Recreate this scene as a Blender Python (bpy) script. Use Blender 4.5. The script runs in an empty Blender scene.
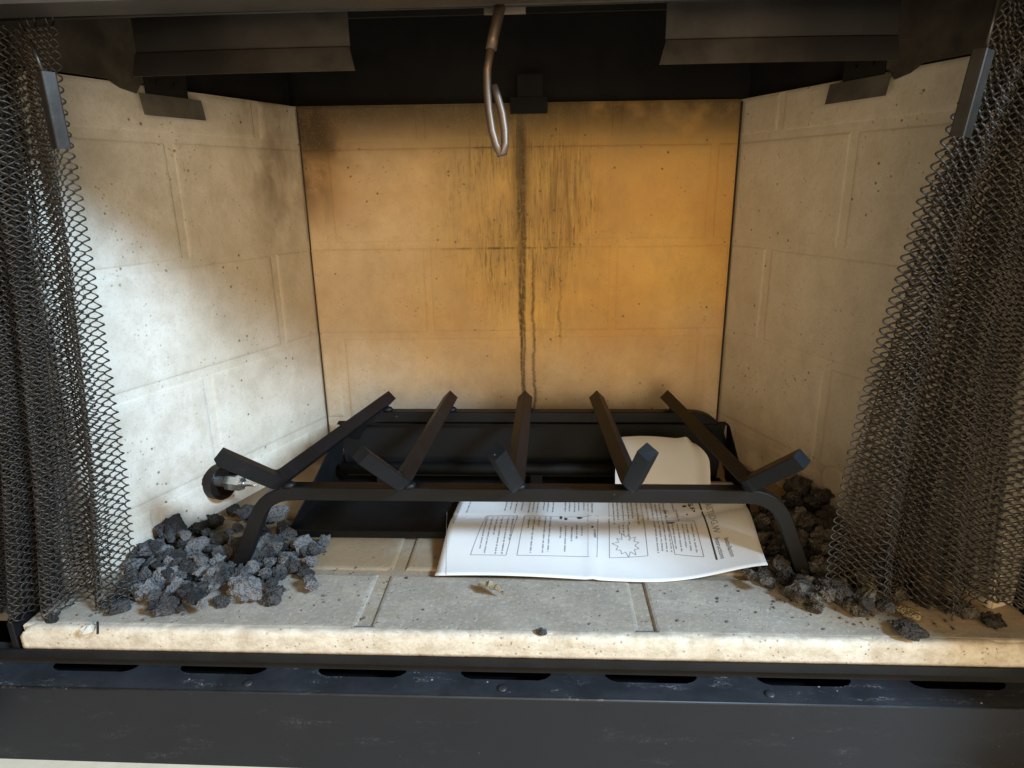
import bpy, bmesh, math, random
import numpy as np
from mathutils import Vector, Matrix, noise as mnoise

random.seed(7); rng = np.random.default_rng(7)
S = bpy.context.scene
COL = S.collection

# ------------------------------------------------------------------ camera
CAM = np.array([0.03, -0.523, 0.40]); FPX = 661.76
PITCH, YAW, ROLL = (math.radians(v) for v in (16.78, 2.87, -0.867))
_f = np.array([-math.sin(YAW)*math.cos(PITCH), math.cos(YAW)*math.cos(PITCH), -math.sin(PITCH)])
_r = np.array([math.cos(YAW), math.sin(YAW), 0.0]); _u = np.cross(_r, _f)
RT = math.cos(ROLL)*_r + math.sin(ROLL)*_u
UP = -math.sin(ROLL)*_r + math.cos(ROLL)*_u
cd = bpy.data.cameras.new('camera'); cam = bpy.data.objects.new('camera', cd); COL.objects.link(cam)
cd.sensor_width = 36.0; cd.lens = 36.0*FPX/1024.0; cd.clip_start = 0.01; cd.clip_end = 100
cam.matrix_world = Matrix(((RT[0], UP[0], -_f[0], CAM[0]), (RT[1], UP[1], -_f[1], CAM[1]),
                           (RT[2], UP[2], -_f[2], CAM[2]), (0, 0, 0, 1)))
S.camera = cam

# ------------------------------------------------------------------ light
W = bpy.data.worlds.new('World'); S.world = W; W.use_nodes = True
bg = W.node_tree.nodes['Background']
bg.inputs[0].default_value = (1.0, 0.775, 0.50, 1); bg.inputs[1].default_value = 0.46

def area(name, loc, target, sx, sy, power, col):
    l = bpy.data.lights.new(name, 'AREA'); l.shape = 'RECTANGLE'; l.size = sx; l.size_y = sy
    l.energy = power; l.color = col
    o = bpy.data.objects.new(name, l); COL.objects.link(o); o.location = loc
    o.rotation_euler = (Vector(target)-Vector(loc)).to_track_quat('-Z', 'Y').to_euler()
    return o
area('window_light', (2.15, -1.50, 1.90), (-0.1, 0.15, 0.15), 0.55, 0.55, 205, (0.50, 0.735, 1.0))
area('room_fill_light', (.35, -2.15, .62), (0, .4, .25), 1.7, .9, 34, (1.0, .79, .52))  # added warm fill to brighten the back wall; no such lamp is known
S.view_settings.view_transform = 'Standard'; S.view_settings.look = 'None'
S.view_settings.exposure = 0.15; S.view_settings.gamma = 1.0
S.view_settings.use_curve_mapping = False

# ------------------------------------------------------------------ helpers
def ray(px, py):
    return RT*(px-512)/FPX - UP*(py-384)/FPX + _f
def hit(px, py, n, d):
    n = np.array(n, float); r = ray(px, py); return CAM + r*((d - n@CAM)/(n@r))
def onz(px, py, z): return hit(px, py, (0, 0, 1), z)
def ony(px, py, y): return hit(px, py, (0, 1, 0), y)

def mesh_obj(name, verts, faces, mat, parent=None, smooth=False):
    me = bpy.data.meshes.new(name); me.from_pydata([tuple(map(float, v)) for v in verts], [], faces); me.update()
    if mat: me.materials.append(mat)
    if smooth: me.polygons.foreach_set('use_smooth', [True]*len(me.polygons))
    o = bpy.data.objects.new(name, me); COL.objects.link(o)
    if parent: o.parent = parent
    return o
def bm_obj(name, bm, mat, parent=None, smooth=False, recalc=True):
    if recalc: bmesh.ops.recalc_face_normals(bm, faces=bm.faces[:])
    me = bpy.data.meshes.new(name); bm.to_mesh(me); bm.free()
    if mat: me.materials.append(mat)
    if smooth: me.polygons.foreach_set('use_smooth', [True]*len(me.polygons))
    o = bpy.data.objects.new(name, me); COL.objects.link(o)
    if parent: o.parent = parent
    return o
def tag(o, label=None, cat=None, group=None, kind=None):
    if label: o['label'] = label
    if cat: o['category'] = cat
    if group: o['group'] = group
    if kind: o['kind'] = kind
    return o
def thing(name, label, cat, loc=(0, 0, 0), group=None):
    o = bpy.data.objects.new(name, None); COL.objects.link(o); o.location = loc; o.empty_display_size = .02
    return tag(o, label, cat, group)
def box(bm, x0, x1, y0, y1, z0, z1, bev=0.0):
    vs = [bm.verts.new((x, y, z)) for x in (x0, x1) for y in (y0, y1) for z in (z0, z1)]
    idx = ((0, 1, 3, 2), (4, 6, 7, 5), (0, 4, 5, 1), (2, 3, 7, 6), (0, 2, 6, 4), (1, 5, 7, 3))
    fs = [bm.faces.new([vs[i] for i in f]) for f in idx]
    if bev:
        bmesh.ops.recalc_face_normals(bm, faces=fs)
        es = list({e for f in fs for e in f.edges})
        bmesh.ops.bevel(bm, geom=es, offset=bev, segments=2, profile=.5, affect='EDGES')
def bar(bm, pts, hw, hh, rot=0.0, up=(0, 0, 1), rnd=0.0):
    """square / rectangular bar swept through pts with mitred joints; rot turns the section"""
    pts = [Vector(p) for p in pts]; n = len(pts); rings = []
    sec = [(-hw, -hh), (hw, -hh), (hw, hh), (-hw, hh)]
    if rnd:
        sec = [(-hw+rnd, -hh), (hw-rnd, -hh), (hw, -hh+rnd), (hw, hh-rnd), (hw-rnd, hh), (-hw+rnd, hh), (-hw, hh-rnd), (-hw, -hh+rnd)]
    c, s = math.cos(rot), math.sin(rot); sec = [(a*c-b*s, a*s+b*c) for a, b in sec]
    plane_n = Vector(up)
    for i, p in enumerate(pts):
        d0 = (pts[i]-pts[i-1]).normalized() if i else (pts[1]-pts[0]).normalized()
        d1 = (pts[i+1]-pts[i]).normalized() if i < n-1 else d0
        t = (d0+d1).normalized(); k = 1/max(.5, t.dot(d0))
        side = d0.cross(plane_n)
        if side.length < 1e-4: side = Vector((1, 0, 0))
        side.normalize()
        b = side.cross(t).normalized(); side = t.cross(b).normalized() if i else side
        rings.append([bm.verts.new(p + side*a + b*q*k) for a, q in sec])
    m = len(sec)
    for i in range(n-1):
        for j in range(m):
            bm.faces.new((rings[i][j], rings[i][(j+1) % m], rings[i+1][(j+1) % m], rings[i+1][j]))
    bm.faces.new(rings[0]); bm.faces.new(rings[-1][::-1])
def tube(bm, pts, rad, seg=12, cap=True):
    pts = [Vector(p) for p in pts]; n = len(pts); rings = []
    rads = rad if isinstance(rad, (list, tuple)) else [rad]*n
    t0 = (pts[1]-pts[0]).normalized()
    a = t0.orthogonal().normalized()
    for i, p in enumerate(pts):
        t = (pts[min(i+1, n-1)]-pts[max(i-1, 0)]).normalized()
        a = (a - t*a.dot(t)).normalized(); b = t.cross(a)
        rings.append([bm.verts.new(p + (a*math.cos(2*math.pi*j/seg)+b*math.sin(2*math.pi*j/seg))*rads[i]) for j in range(seg)])
    for i in range(n-1):
        for j in range(seg):
            bm.faces.new((rings[i][j], rings[i][(j+1) % seg], rings[i+1][(j+1) % seg], rings[i+1][j]))
    if cap: bm.faces.new(rings[0][::-1]); bm.faces.new(rings[-1])
def sheet(bm, outline, depth):
    """outline: list of Vector (planar-ish), extruded along depth vector"""
    a = [bm.verts.new(v) for v in outline]; b = [bm.verts.new(Vector(v)+Vector(depth)) for v in outline]
    bm.faces.new(a); bm.faces.new(b[::-1]); n = len(a)
    for i in range(n): bm.faces.new((a[i], b[i], b[(i+1) % n], a[(i+1) % n]))

# ------------------------------------------------------------------ materials
class NT:
    def __init__(s, name):
        s.m = bpy.data.materials.new(name); s.m.use_nodes = True; s.t = s.m.node_tree
        s.p = s.t.nodes['Principled BSDF']; s._pos = None
    def new(s, k, **kw):
        n = s.t.nodes.new(k)
        for a, b in kw.items(): setattr(n, a, b)
        return n
    def put(s, sock, v):
        if v is None: return
        if hasattr(v, 'is_output'): s.t.links.new(v, sock)
        elif isinstance(v, tuple) and sock.type == 'RGBA': sock.default_value = (*v[:3], 1)
        else: sock.default_value = v
    def pos(s):
        if s._pos is None:
            g = s.new('ShaderNodeNewGeometry'); sp = s.new('ShaderNodeSeparateXYZ'); s.t.links.new(g.outputs['Position'], sp.inputs[0])
            s._pos = (g.outputs['Position'], *sp.outputs)
        return s._pos
    def obj(s): return s.new('ShaderNodeTexCoord').outputs['Object']
    def math(s, op, a, b=0.0, c=None, clamp=False):
        n = s.new('ShaderNodeMath', operation=op, use_clamp=clamp); s.put(n.inputs[0], a); s.put(n.inputs[1], b)
        if c is not None: s.put(n.inputs[2], c)
        return n.outputs[0]
    def mul(s, a, b): return s.math('MULTIPLY', a, b)
    def add(s, a, b): return s.math('ADD', a, b)
    def sub(s, a, b): return s.math('SUBTRACT', a, b)
    def rng(s, v, a, b, c=0.0, d=1.0, smooth=True):
        n = s.new('ShaderNodeMapRange', interpolation_type='SMOOTHSTEP' if smooth else 'LINEAR')
        for i, x in enumerate((v, a, b, c, d)): s.put(n.inputs[i], x)
        return n.outputs[0]
    def bump_at(s, v, c, w):  # 1 at c falling to 0 at +-w
        return s.rng(s.math('ABSOLUTE', s.sub(v, c)), 0.0, w, 1.0, 0.0)
    def mapv(s, v, scale):
        n = s.new('ShaderNodeMapping'); s.put(n.inputs[0], v); n.inputs['Scale'].default_value = scale; return n.outputs[0]
    def noise(s, v, scale, detail=4.0, rough=.55, dist=0.0):
        n = s.new('ShaderNodeTexNoise'); s.put(n.inputs['Vector'], v); n.inputs['Scale'].default_value = scale
        n.inputs['Detail'].default_value = detail; n.inputs['Roughness'].default_value = rough; n.inputs['Distortion'].default_value = dist
        return n.outputs[0]
    def voro(s, v, scale, feature='F1', rand=1.0):
        n = s.new('ShaderNodeTexVoronoi', feature=feature); s.put(n.inputs['Vector'], v); n.inputs['Scale'].default_value = scale
        n.inputs['Randomness'].default_value = rand; return n.outputs[0]
    def mix(s, f, a, b):
        n = s.new('ShaderNodeMix', data_type='RGBA'); s.put(n.inputs[0], f); s.put(n.inputs[6], a); s.put(n.inputs[7], b); return n.outputs[2]
    def bump(s, h, strength=.3, dist=.002, nrm=None):
        n = s.new('ShaderNodeBump'); s.put(n.inputs['Height'], h); n.inputs['Strength'].default_value = strength
        n.inputs['Distance'].default_value = dist
        if nrm: s.put(n.inputs['Normal'], nrm)
        return n.outputs[0]
    def out(s, col=None, rough=None, nrm=None, metal=None, spec=None):
        s.put(s.p.inputs['Base Color'], col); s.put(s.p.inputs['Roughness'], rough); s.put(s.p.inputs['Normal'], nrm)
        s.put(s.p.inputs['Metallic'], metal); s.put(s.p.inputs['Specular IOR Level'], spec)
        return s.m

def refractory(name, kind):
    k = NT(name); P, x, y, z = k.pos()
    big = k.noise(P, 7, 5, .6); fine = k.noise(P, 160, 4, .65); mid = k.noise(P, 34, 4, .6)
    col = k.mix(k.rng(big, .35, .68), (.58, .52, .42), (.67, .615, .53))
    col = k.mix(k.mul(k.rng(mid, .40, .70), .5), col, (.47, .41, .32))
    # cast pits
    pv = k.voro(P, 60); pm = k.noise(P, 11, 2)
    pit = k.mul(k.rng(pv, .05, .12, 1, 0), k.rng(pm, .46, .55))
    pv2 = k.voro(P, 150); pit2 = k.mul(k.rng(pv2, .08, .2, 1, 0), k.rng(k.noise(P, 23, 2), .55, .62))
    if kind == 'back':
        wob = k.noise(P, 5, 3)
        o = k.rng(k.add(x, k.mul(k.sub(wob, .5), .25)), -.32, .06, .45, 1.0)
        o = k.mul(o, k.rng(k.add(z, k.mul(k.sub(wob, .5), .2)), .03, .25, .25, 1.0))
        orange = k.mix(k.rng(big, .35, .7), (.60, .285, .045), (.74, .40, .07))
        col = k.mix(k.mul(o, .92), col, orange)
        brown = k.mul(k.rng(z, .36, .47), k.rng(k.noise(P, 9, 4), .38, .62))
        col = k.mix(k.mul(brown, .35), col, (.30, .20, .10))
        # running soot streaks: noise stretched along z
        D1 = k.noise(k.mapv(P, (170, 0, 9)), 1.0, 6, .68, .6)
        D2 = k.noise(k.mapv(P, (330, 0, 30)), 1.0, 5, .7, .8)
        gr_ = k.noise(k.mapv(P, (240, 0, 130)), 1.0, 4, .7)
        smoke = k.noise(k.mapv(P, (16, 0, 7)), 1.0, 5, .6)
        plume = k.mul(k.mul(k.bump_at(k.add(k.add(x, -.004), k.mul(k.sub(k.noise(P, 9, 4), .5), .14)), .0, .17), k.rng(z, .08, .40)), k.rng(smoke, .22, .66))
        col = k.mix(k.mul(plume, .55), col, (.27, .165, .055))
        gold = k.mul(k.mul(k.rng(D1, .50, .64), k.bump_at(x, .02, .13)), k.rng(z, .05, .25)); col = k.mix(k.mul(gold, .6), col, (.80, .50, .11))
        dim = k.mul(k.mul(k.bump_at(x, -.10, .17), k.rng(z, .15, .40)), k.rng(k.noise(P, 8, 4), .3, .65)); col = k.mix(k.mul(dim, .45), col, (.36, .235, .10))
        sf = k.mul(k.mul(k.rng(D2, .46, .68), k.rng(gr_, .25, .60)), k.rng(plume, .02, .42))
        sg = k.mul(k.rng(k.noise(k.mapv(P, (210, 0, 20)), 1.0, 5, .72, .8), .47, .70), k.rng(plume, .06, .60))
        wv = k.mul(k.sub(k.noise(k.mapv(P, (0.0, 0.0, 16)), 1.0, 5, .65), .5), .013)
        xs = k.add(x, wv); brk = k.rng(gr_, .25, .55, .35, 1.0)
        wd = k.rng(z, .12, .46, .0048, .0135, False)
        ax = k.math('ABSOLUTE', k.sub(xs, -.0015)); mainc = k.rng(k.math('DIVIDE', ax, wd), .35, 1.0, 1.0, .0)
        main = k.mul(k.mul(mainc, k.rng(D1, .30, .58, .45, 1.0)), brk)
        m2 = k.mul(k.mul(k.bump_at(k.add(xs, k.mul(wv, .6)), .0150, .0042), k.mul(k.rng(z, .38, .26), k.rng(D1, .28, .5, .35, 1.0))), brk)
        m3 = k.mul(k.mul(k.bump_at(k.add(xs, k.mul(wv, 1.5)), .055, .0034), k.mul(k.rng(z, .13, .22), k.rng(D1, .38, .6))), brk)
        m4 = k.mul(k.mul(k.bump_at(xs, -.002, .021), k.rng(z, .27, .43)), k.rng(smoke, .0, .45))
        jl = k.mul(k.mul(k.math('MAXIMUM', k.bump_at(z, .4492, .0032), k.bump_at(z, .3122, .0032)), k.bump_at(x, -.02, .15)), k.rng(k.noise(k.mapv(P, (60, 0, 30)), 1, 4), .35, .6))
        soot = k.math('MAXIMUM', k.mul(sg, .70), k.mul(sf, .72))
        sw = k.mul(k.mul(k.rng(k.noise(k.mapv(P, (75, 0, 5)), 1.0, 5, .6, .5), .46, .66), k.rng(plume, .05, .6)), k.rng(z, .2, .44, .35, 1.0))
        soot = k.math('MAXIMUM', soot, k.mul(plume, .16)); soot = k.math('MAXIMUM', soot, k.mul(sw, .62))
        for q, a in ((main, .97), (m2, .85), (m3, .7), (m4, .9), (jl, .85)): soot = k.math('MAXIMUM', soot, k.mul(q, a))
        smud = k.noise(k.mapv(P, (30, 0, 14)), 1.0, 5, .6, .5)
        lc = k.mul(k.rng(x, -.245, -.295), k.mul(k.rng(z, .31, .42), k.rng(smud, .22, .60)))
        lcw = k.mul(k.rng(x, -.20, -.28), k.mul(k.rng(z, .30, .42), .75)); col = k.mix(lcw, col, (.38, .175, .045))
        soot = k.math('MAXIMUM', soot, k.mul(lc, .85))
        tp = k.mul(k.rng(z, .425, .505), k.rng(k.add(k.noise(P, 14, 5), k.rng(x, .28, -.28, -.06, .32)), .22, .54))
        soot = k.math('MAXIMUM', soot, k.mul(tp, .88))
        tl = k.mul(k.rng(x, -.20, -.28), k.mul(k.rng(z, .41, .46), k.rng(k.noise(P, 20, 4), .2, .5))); soot = k.math('MAXIMUM', soot, k.mul(tl, .93))
        sb = k.mul(k.bump_at(x, .205, .03), k.bump_at(z, .09, .035)); soot = k.math('MAXIMUM', soot, k.mul(sb, .5))
        col = k.mix(.18, col, (.42, .30, .15))
        col = k.mix(k.mul(soot, .93), col, (.035, .024, .013))
    elif kind == 'side':
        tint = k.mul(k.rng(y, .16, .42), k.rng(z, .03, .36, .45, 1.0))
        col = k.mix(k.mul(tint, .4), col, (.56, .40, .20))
        lw = k.rng(x, .0, -.05)
        st = k.noise(k.mapv(P, (26, 26, 13)), 1.0, 5, .6, .4)
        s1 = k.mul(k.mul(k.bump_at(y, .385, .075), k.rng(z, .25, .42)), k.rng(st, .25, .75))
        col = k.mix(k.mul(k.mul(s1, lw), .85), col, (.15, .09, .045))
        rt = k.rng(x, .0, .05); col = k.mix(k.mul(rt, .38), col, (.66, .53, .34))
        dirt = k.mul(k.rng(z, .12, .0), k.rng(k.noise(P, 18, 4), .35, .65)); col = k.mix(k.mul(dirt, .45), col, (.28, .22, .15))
    else:
        ash = k.noise(k.mapv(P, (9, 60, 30)), 1.0, 5, .65)
        col = k.mix(k.rng(ash, .30, .70), (.33, .285, .225), (.42, .375, .305))
        yn = k.add(y, k.mul(k.sub(k.noise(P, 30, 6, .7), .5), .022))
        gr = k.mul(k.rng(z, -.008, -.001), k.rng(yn, -.003, .007))
        col = k.mix(k.mul(gr, k.rng(k.noise(P, 26, 5), .30, .62, .25, .85)), col, (.255, .228, .19))
        gv = k.mul(k.rng(z, -.0010, -.0024), k.rng(k.noise(P, 30, 4), .25, .6)); col = k.mix(k.mul(gv, .35), col, (.26, .20, .12))
        gq = k.rng(k.noise(k.mapv(P, (90, 160, 90)), 1, 6, .75), .42, .66); col = k.mix(k.mul(gq, .45), col, (.22, .19, .155)); gw = k.rng(k.noise(P, 240, 3, .7), .52, .68); col = k.mix(k.mul(gw, .4), col, (.52, .48, .41))
        br = k.mul(k.rng(y, .075, .12), k.rng(k.noise(P, 9, 4), .2, .5)); col = k.mix(k.mul(br, .9), col, (.22, .145, .075))  # brown behind the front bricks paints the burner pan's shade
        right_shade = k.mul(k.rng(x, .26, .36), k.rng(y, .0, .03)); col = k.mix(k.mul(right_shade, .55), col, (.42, .29, .15))  # brown at the front right paints the shade of the mesh curtain
        lip = k.rng(yn, .007, -.003); ls = k.rng(k.noise(k.mapv(P, (55, 90, 90)), 1, 6, .75), .34, .62); col = k.mix(k.mul(lip, .8), col, k.mix(ls, (.47, .40, .30), (.66, .59, .48)))
        sp = k.mul(k.rng(k.voro(P, 130), .08, .2, 1, 0), k.rng(k.noise(P, 17, 2), .42, .55)); col = k.mix(k.mul(sp, .7), col, (.12, .10, .08))
    if kind == 'floor': pit = k.mul(pit, .3)
    mot = k.noise(k.mapv(P, (30, 30, 22)), 1.0, 6, .7); col = k.mix(k.rng(mot, .42, .68, 0, .35), col, k.mix(.5, col, (.28, .20, .11)))
    grn = k.noise(P, 330, 3, .75); col = k.mix(k.rng(grn, .52, .70, 0, .30), col, (.30, .22, .13))
    col = k.mix(k.mul(pit, .78), col, (.15, .105, .06)); col = k.mix(k.mul(pit2, .5), col, (.24, .175, .11))
    h = k.add(k.mul(fine, .45), k.add(k.mul(mid, .9), k.mul(k.add(pit, k.mul(pit2, .6)), -1.2)))
    return k.out(col, .93, k.bump(h, .55, .0022), spec=.2)

def steel(name, base, rough=.5, dust=0.0, metal=0.0, dustcol=(.30, .30, .30), spec=.5, var=.3):
    k = NT(name); P, x, y, z = k.pos()
    n = k.noise(P, 26, 5, .6); f = k.noise(P, 420, 3, .6)
    lo = tuple(c*(1-var*.8) for c in base); hi = tuple(c*(1+var*1.1) for c in base)
    col = k.mix(k.rng(n, .3, .7), lo, hi)
    if dust:
        d = k.mul(k.rng(k.noise(k.mapv(P, (18, 60, 60)), 1, 6, .7), .55, .74), k.rng(f, .42, .66))
        sp = k.mul(k.rng(k.voro(P, 75), .04, .10, 1, 0), k.rng(k.noise(P, 31, 2), .52, .6))
        col = k.mix(k.mul(d, dust), col, dustcol); col = k.mix(k.mul(sp, dust), col, (.42, .42, .42))
    r = k.add(k.mul(k.sub(n, .5), .7*var), rough)
    return k.out(col, r, k.bump(f, .12, .0006), metal, spec)

M = {}
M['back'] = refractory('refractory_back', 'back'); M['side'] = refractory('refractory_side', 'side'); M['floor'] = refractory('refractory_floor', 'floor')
M['soot'] = steel('sooted_steel', (.009, .0075, .0065), .8, spec=.2)
def mk_hood():
    m = steel('hood_steel', (.034, .028, .023), .6, spec=.3); t = m.node_tree; p = t.nodes['Principled BSDF']; src = p.inputs['Base Color'].links[0].from_socket
    k = NT('tmp'); bpy.data.materials.remove(k.m); k.m = m; k.t = t; k.p = p; k._pos = None
    P, x, y, z = k.pos(); ax = k.math('ABSOLUTE', x)
    f = k.math('MAXIMUM', k.mul(k.mul(k.rng(k.add(ax, k.mul(k.sub(k.noise(P, 12, 4), .5), .08)), .19, .26), k.rng(y, .05, .07)), .9), k.mul(k.rng(k.noise(P, 16, 5, .65), .5, .75), .6))
    f = k.mul(f, k.rng(y, -.012, .0)); p.inputs['Base Color'].links[0]; k.put(p.inputs['Base Color'], k.mix(f, src, (.006, .005, .0045))); return m
M['hood'] = mk_hood()
M['skirt'] = steel('skirt_steel', (.050, .041, .029), .6, spec=.3, var=.45)
M['clip'] = steel('bracket_steel', (.10, .086, .068), .55, spec=.3)
M['grate'] = steel('grate_black_paint', (.0036, .0037, .0042), .50, .18, spec=.25, dustcol=(.08, .075, .07))
M['pan'] = steel('pan_black_paint', (.004, .004, .004), .62, spec=.2)
M['base'] = steel('base_panel_paint', (.0085, .0092, .0125), .42, .10, var=.06, spec=.3)
M['flange'] = steel('flange_dusty_paint', (.020, .022, .026), .45, .95, spec=.4)
M['trim'] = steel('trim_black_paint', (.007, .007, .008), .5, spec=.3)
M['mesh'] = steel('mesh_wire', (.027, .023, .0185), .42, spec=.42)
M['handle'] = steel('handle_metal', (.035, .031, .027), .36, metal=.5)
M['chrome'] = steel('bright_fitting', (.62, .61, .58), .24, metal=.9)
M['cup'] = steel('brown_cup', (.010, .0065, .0045), .5, spec=.25)
M['rod'] = steel('tarnished_rod', (.12, .085, .062), .48, metal=.7)
M['dark'] = steel('dark_void', (.008, .008, .008), .9)

def mk_rock(name, a, b, c):
    k = NT(name); o = k.obj(); P = k.pos()[0]
    n = k.noise(P, 90, 5, .7); v = k.voro(P, 420)
    col = k.mix(k.rng(n, .32, .68), a, b); col = k.mix(k.mul(k.rng(k.noise(P, 40, 3), .55, .72), .7), col, c)
    oi = k.new('ShaderNodeObjectInfo').outputs['Random']; col = k.mix(k.rng(oi, .55, 1.0, 0, .75), col, c); col = k.mix(k.rng(oi, .5, .0, 0, .8), col, tuple(q*.45 for q in a))
    hole = k.rng(v, .10, .35, 1, 0); col = k.mix(k.mul(hole, .55), col, tuple(q*.35 for q in a))
    return k.out(col, .95, k.bump(k.add(k.mul(v, .8), n), .9, .0022), spec=.2)
M['rock'] = mk_rock('lava_rock_grey', (.026, .025, .025), (.068, .066, .065), (.18, .175, .17))
M['rockb'] = mk_rock('lava_rock_warm_lit', (.038, .033, .028), (.09, .078, .064), (.19, .165, .13))  # warm light on the right heap is put into this rock colour
M['rocky'] = mk_rock('lava_rock_tan', (.22, .17, .09), (.34, .27, .15), (.42, .35, .22))
def mk_paper():
    k = NT('paper'); P = k.pos()[0]; n = k.noise(P, 30, 4)
    return k.out(k.mix(n, (.60, .585, .555), (.66, .65, .625)), .8, k.bump(k.noise(P, 14, 3), .15, .002), spec=.25)
M['paper'] = mk_paper()
M['gap_shade'] = NT('sooty_gap_shade').out((.045, .028, .014), .9); M['ink'] = NT('ink').out((.035, .033, .035), .8); M['inkgrey'] = NT('ink_grey').out((.22, .21, .20), .8)
def mk_tile():
    k = NT('hearth_tile_stone'); P = k.pos()[0]; n = k.noise(P, 40, 5)
    return k.out(k.mix(n, (.58, .48, .34), (.72, .63, .48)), .6, k.bump(n, .3, .002))
M['tile'] = mk_tile()
def mk_leaf():
    k = NT('dry_leaf'); P = k.pos()[0]; n = k.noise(P, 200, 4); return k.out(k.mix(n, (.30, .22, .12), (.62, .52, .36)), .8, k.bump(n, .6, .001))
M['leaf'] = mk_leaf()
M['chip'] = NT('pale_chip').out((.45, .42, .36), .9)

# ------------------------------------------------------------------ firebox shell
cL = np.array([-.307, .435]); cR = np.array([.299, .456])
AL = math.radians(21.7)
dL = np.array([-math.sin(AL), -math.cos(AL)]); dR = np.array([math.sin(AL), -math.cos(AL)])     # from the back corner to the front
nL = np.array([math.cos(AL), -math.sin(AL)]); nR = np.array([-math.cos(AL), -math.sin(AL)])     # into the firebox
dB = (cR-cL)/np.linalg.norm(cR-cL); nB = np.array([dB[1], -dB[0]]); LB = float(np.linalg.norm(cR-cL))
ZR = [-.004, .052, .185, .318, .455, .505]

def wall_prism(name, org, d, n, s0, s1, z0, z1, o0, o1, mat, parent=None):
    bm = bmesh.new(); c = []
    for s in (s0, s1):
        for o in (o0, o1):
            for z in (z0, z1):
                p = org + d*s + n*o; c.append(bm.verts.new((p[0], p[1], z)))
    for f in ((0, 1, 3, 2), (4, 6, 7, 5), (0, 4, 5, 1), (2, 3, 7, 6), (0, 2, 6, 4), (1, 5, 7, 3)): bm.faces.new([c[i] for i in f])
    return bm_obj(name, bm, mat, parent)
def brick_on(parent, mat, frame, a0, a1, b0, b1, h, bev=.005):
    """one cast brick face: frame(a, b, out) -> xyz ; proud of the mortar by h"""
    vs = []; j = lambda: random.uniform(-.0007, .0007)
    prof = ((0.0, -.001), (0.0, h*.35), (bev*.4, h*.8), (bev, h))
    jit = [(j(), j()) for _ in range(4)]; dh = random.uniform(-.0004, .0004)
    for ins, o in prof:
        for q, (a, b, sa, sb) in enumerate(((a0, b0, 1, 1), (a1, b0, -1, 1), (a1, b1, -1, -1), (a0, b1, 1, -1))):
            vs.append(frame(a+sa*ins+jit[q][0], b+sb*ins+jit[q][1], o + (dh if o > 0 else 0)))
    fs = []
    for r in range(3):
        for q in range(4): fs.append((r*4+q, r*4+(q+1) % 4, r*4+4+(q+1) % 4, r*4+4+q))
    fs.append((12, 13, 14, 15))
    o = mesh_obj('brick', vs, fs, mat, parent)
    bm = bmesh.new(); bm.from_mesh(o.data); bmesh.ops.recalc_face_normals(bm, faces=bm.faces[:]); bm.to_mesh(o.data); bm.free()
    return o
def brick_wall(name, org, d, n, length, joints, mat, h, g=.0105):
    w = wall_prism(name, org, d, n, -.008, length, -.03, .506, -.03, -h, mat); tag(w, kind='structure')
    fr = lambda a, b, o: (*(org + d*a + n*(o-h)), b)
    for r in range(5):
        z0, z1 = ZR[r], ZR[r+1]
        z0 += g/2 if r else 0; z1 -= g/2 if r < 4 else 0
        js = [q for q in joints[r] if .012 < q < length-.012]
        e = [.001] + [v for q in js for v in (q-g/2, q+g/2)] + [length-.001]
        for i in range(0, len(e), 2): brick_on(w, mat, fr, e[i], e[i+1], z0, z1, h)
    return w
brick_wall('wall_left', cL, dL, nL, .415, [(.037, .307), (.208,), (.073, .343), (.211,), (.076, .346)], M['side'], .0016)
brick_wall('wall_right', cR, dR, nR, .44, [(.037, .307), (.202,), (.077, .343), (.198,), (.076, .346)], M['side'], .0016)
brick_wall('wall_back', cL + dB*.0, dB, nB, LB-.002, [(.168, .438), (.032, .304, .574), (.168, .438), (.032, .304, .574), (.168, .438)], M['back'], .0019)

bk = bpy.data.objects['wall_back']
for s_ in (-.0004, LB-.0014): wall_prism('corner_gap_shade', cL + dB*s_, dB, nB, 0, .0015, 0, .503, -.02, .0006, M['gap_shade'], bk)  # thin sooty-brown strips paint the shadow gap in the back corners
# hearth floor: a cast slab with brick faces, and its lip
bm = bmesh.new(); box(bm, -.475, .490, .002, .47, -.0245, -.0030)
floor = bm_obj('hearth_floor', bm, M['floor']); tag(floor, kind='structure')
ff = lambda a, b, o: (a, b, o-.0030)
G = .014
rows = [(.0006, .094, (-.1415, .1265)), (.104, .205, (-.128, .15)), (.215, .316, (-.27, 0.0, .27)), (.326, .46, (-.13, .14))]
for y0, y1, js in rows:
    e = [-.474] + [v for q in js for v in (q-G/2, q+G/2)] + [.489]
    for i in range(0, len(e), 2): brick_on(floor, M['floor'], ff, e[i], e[i+1], y0, y1, .0030, .004)
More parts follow.
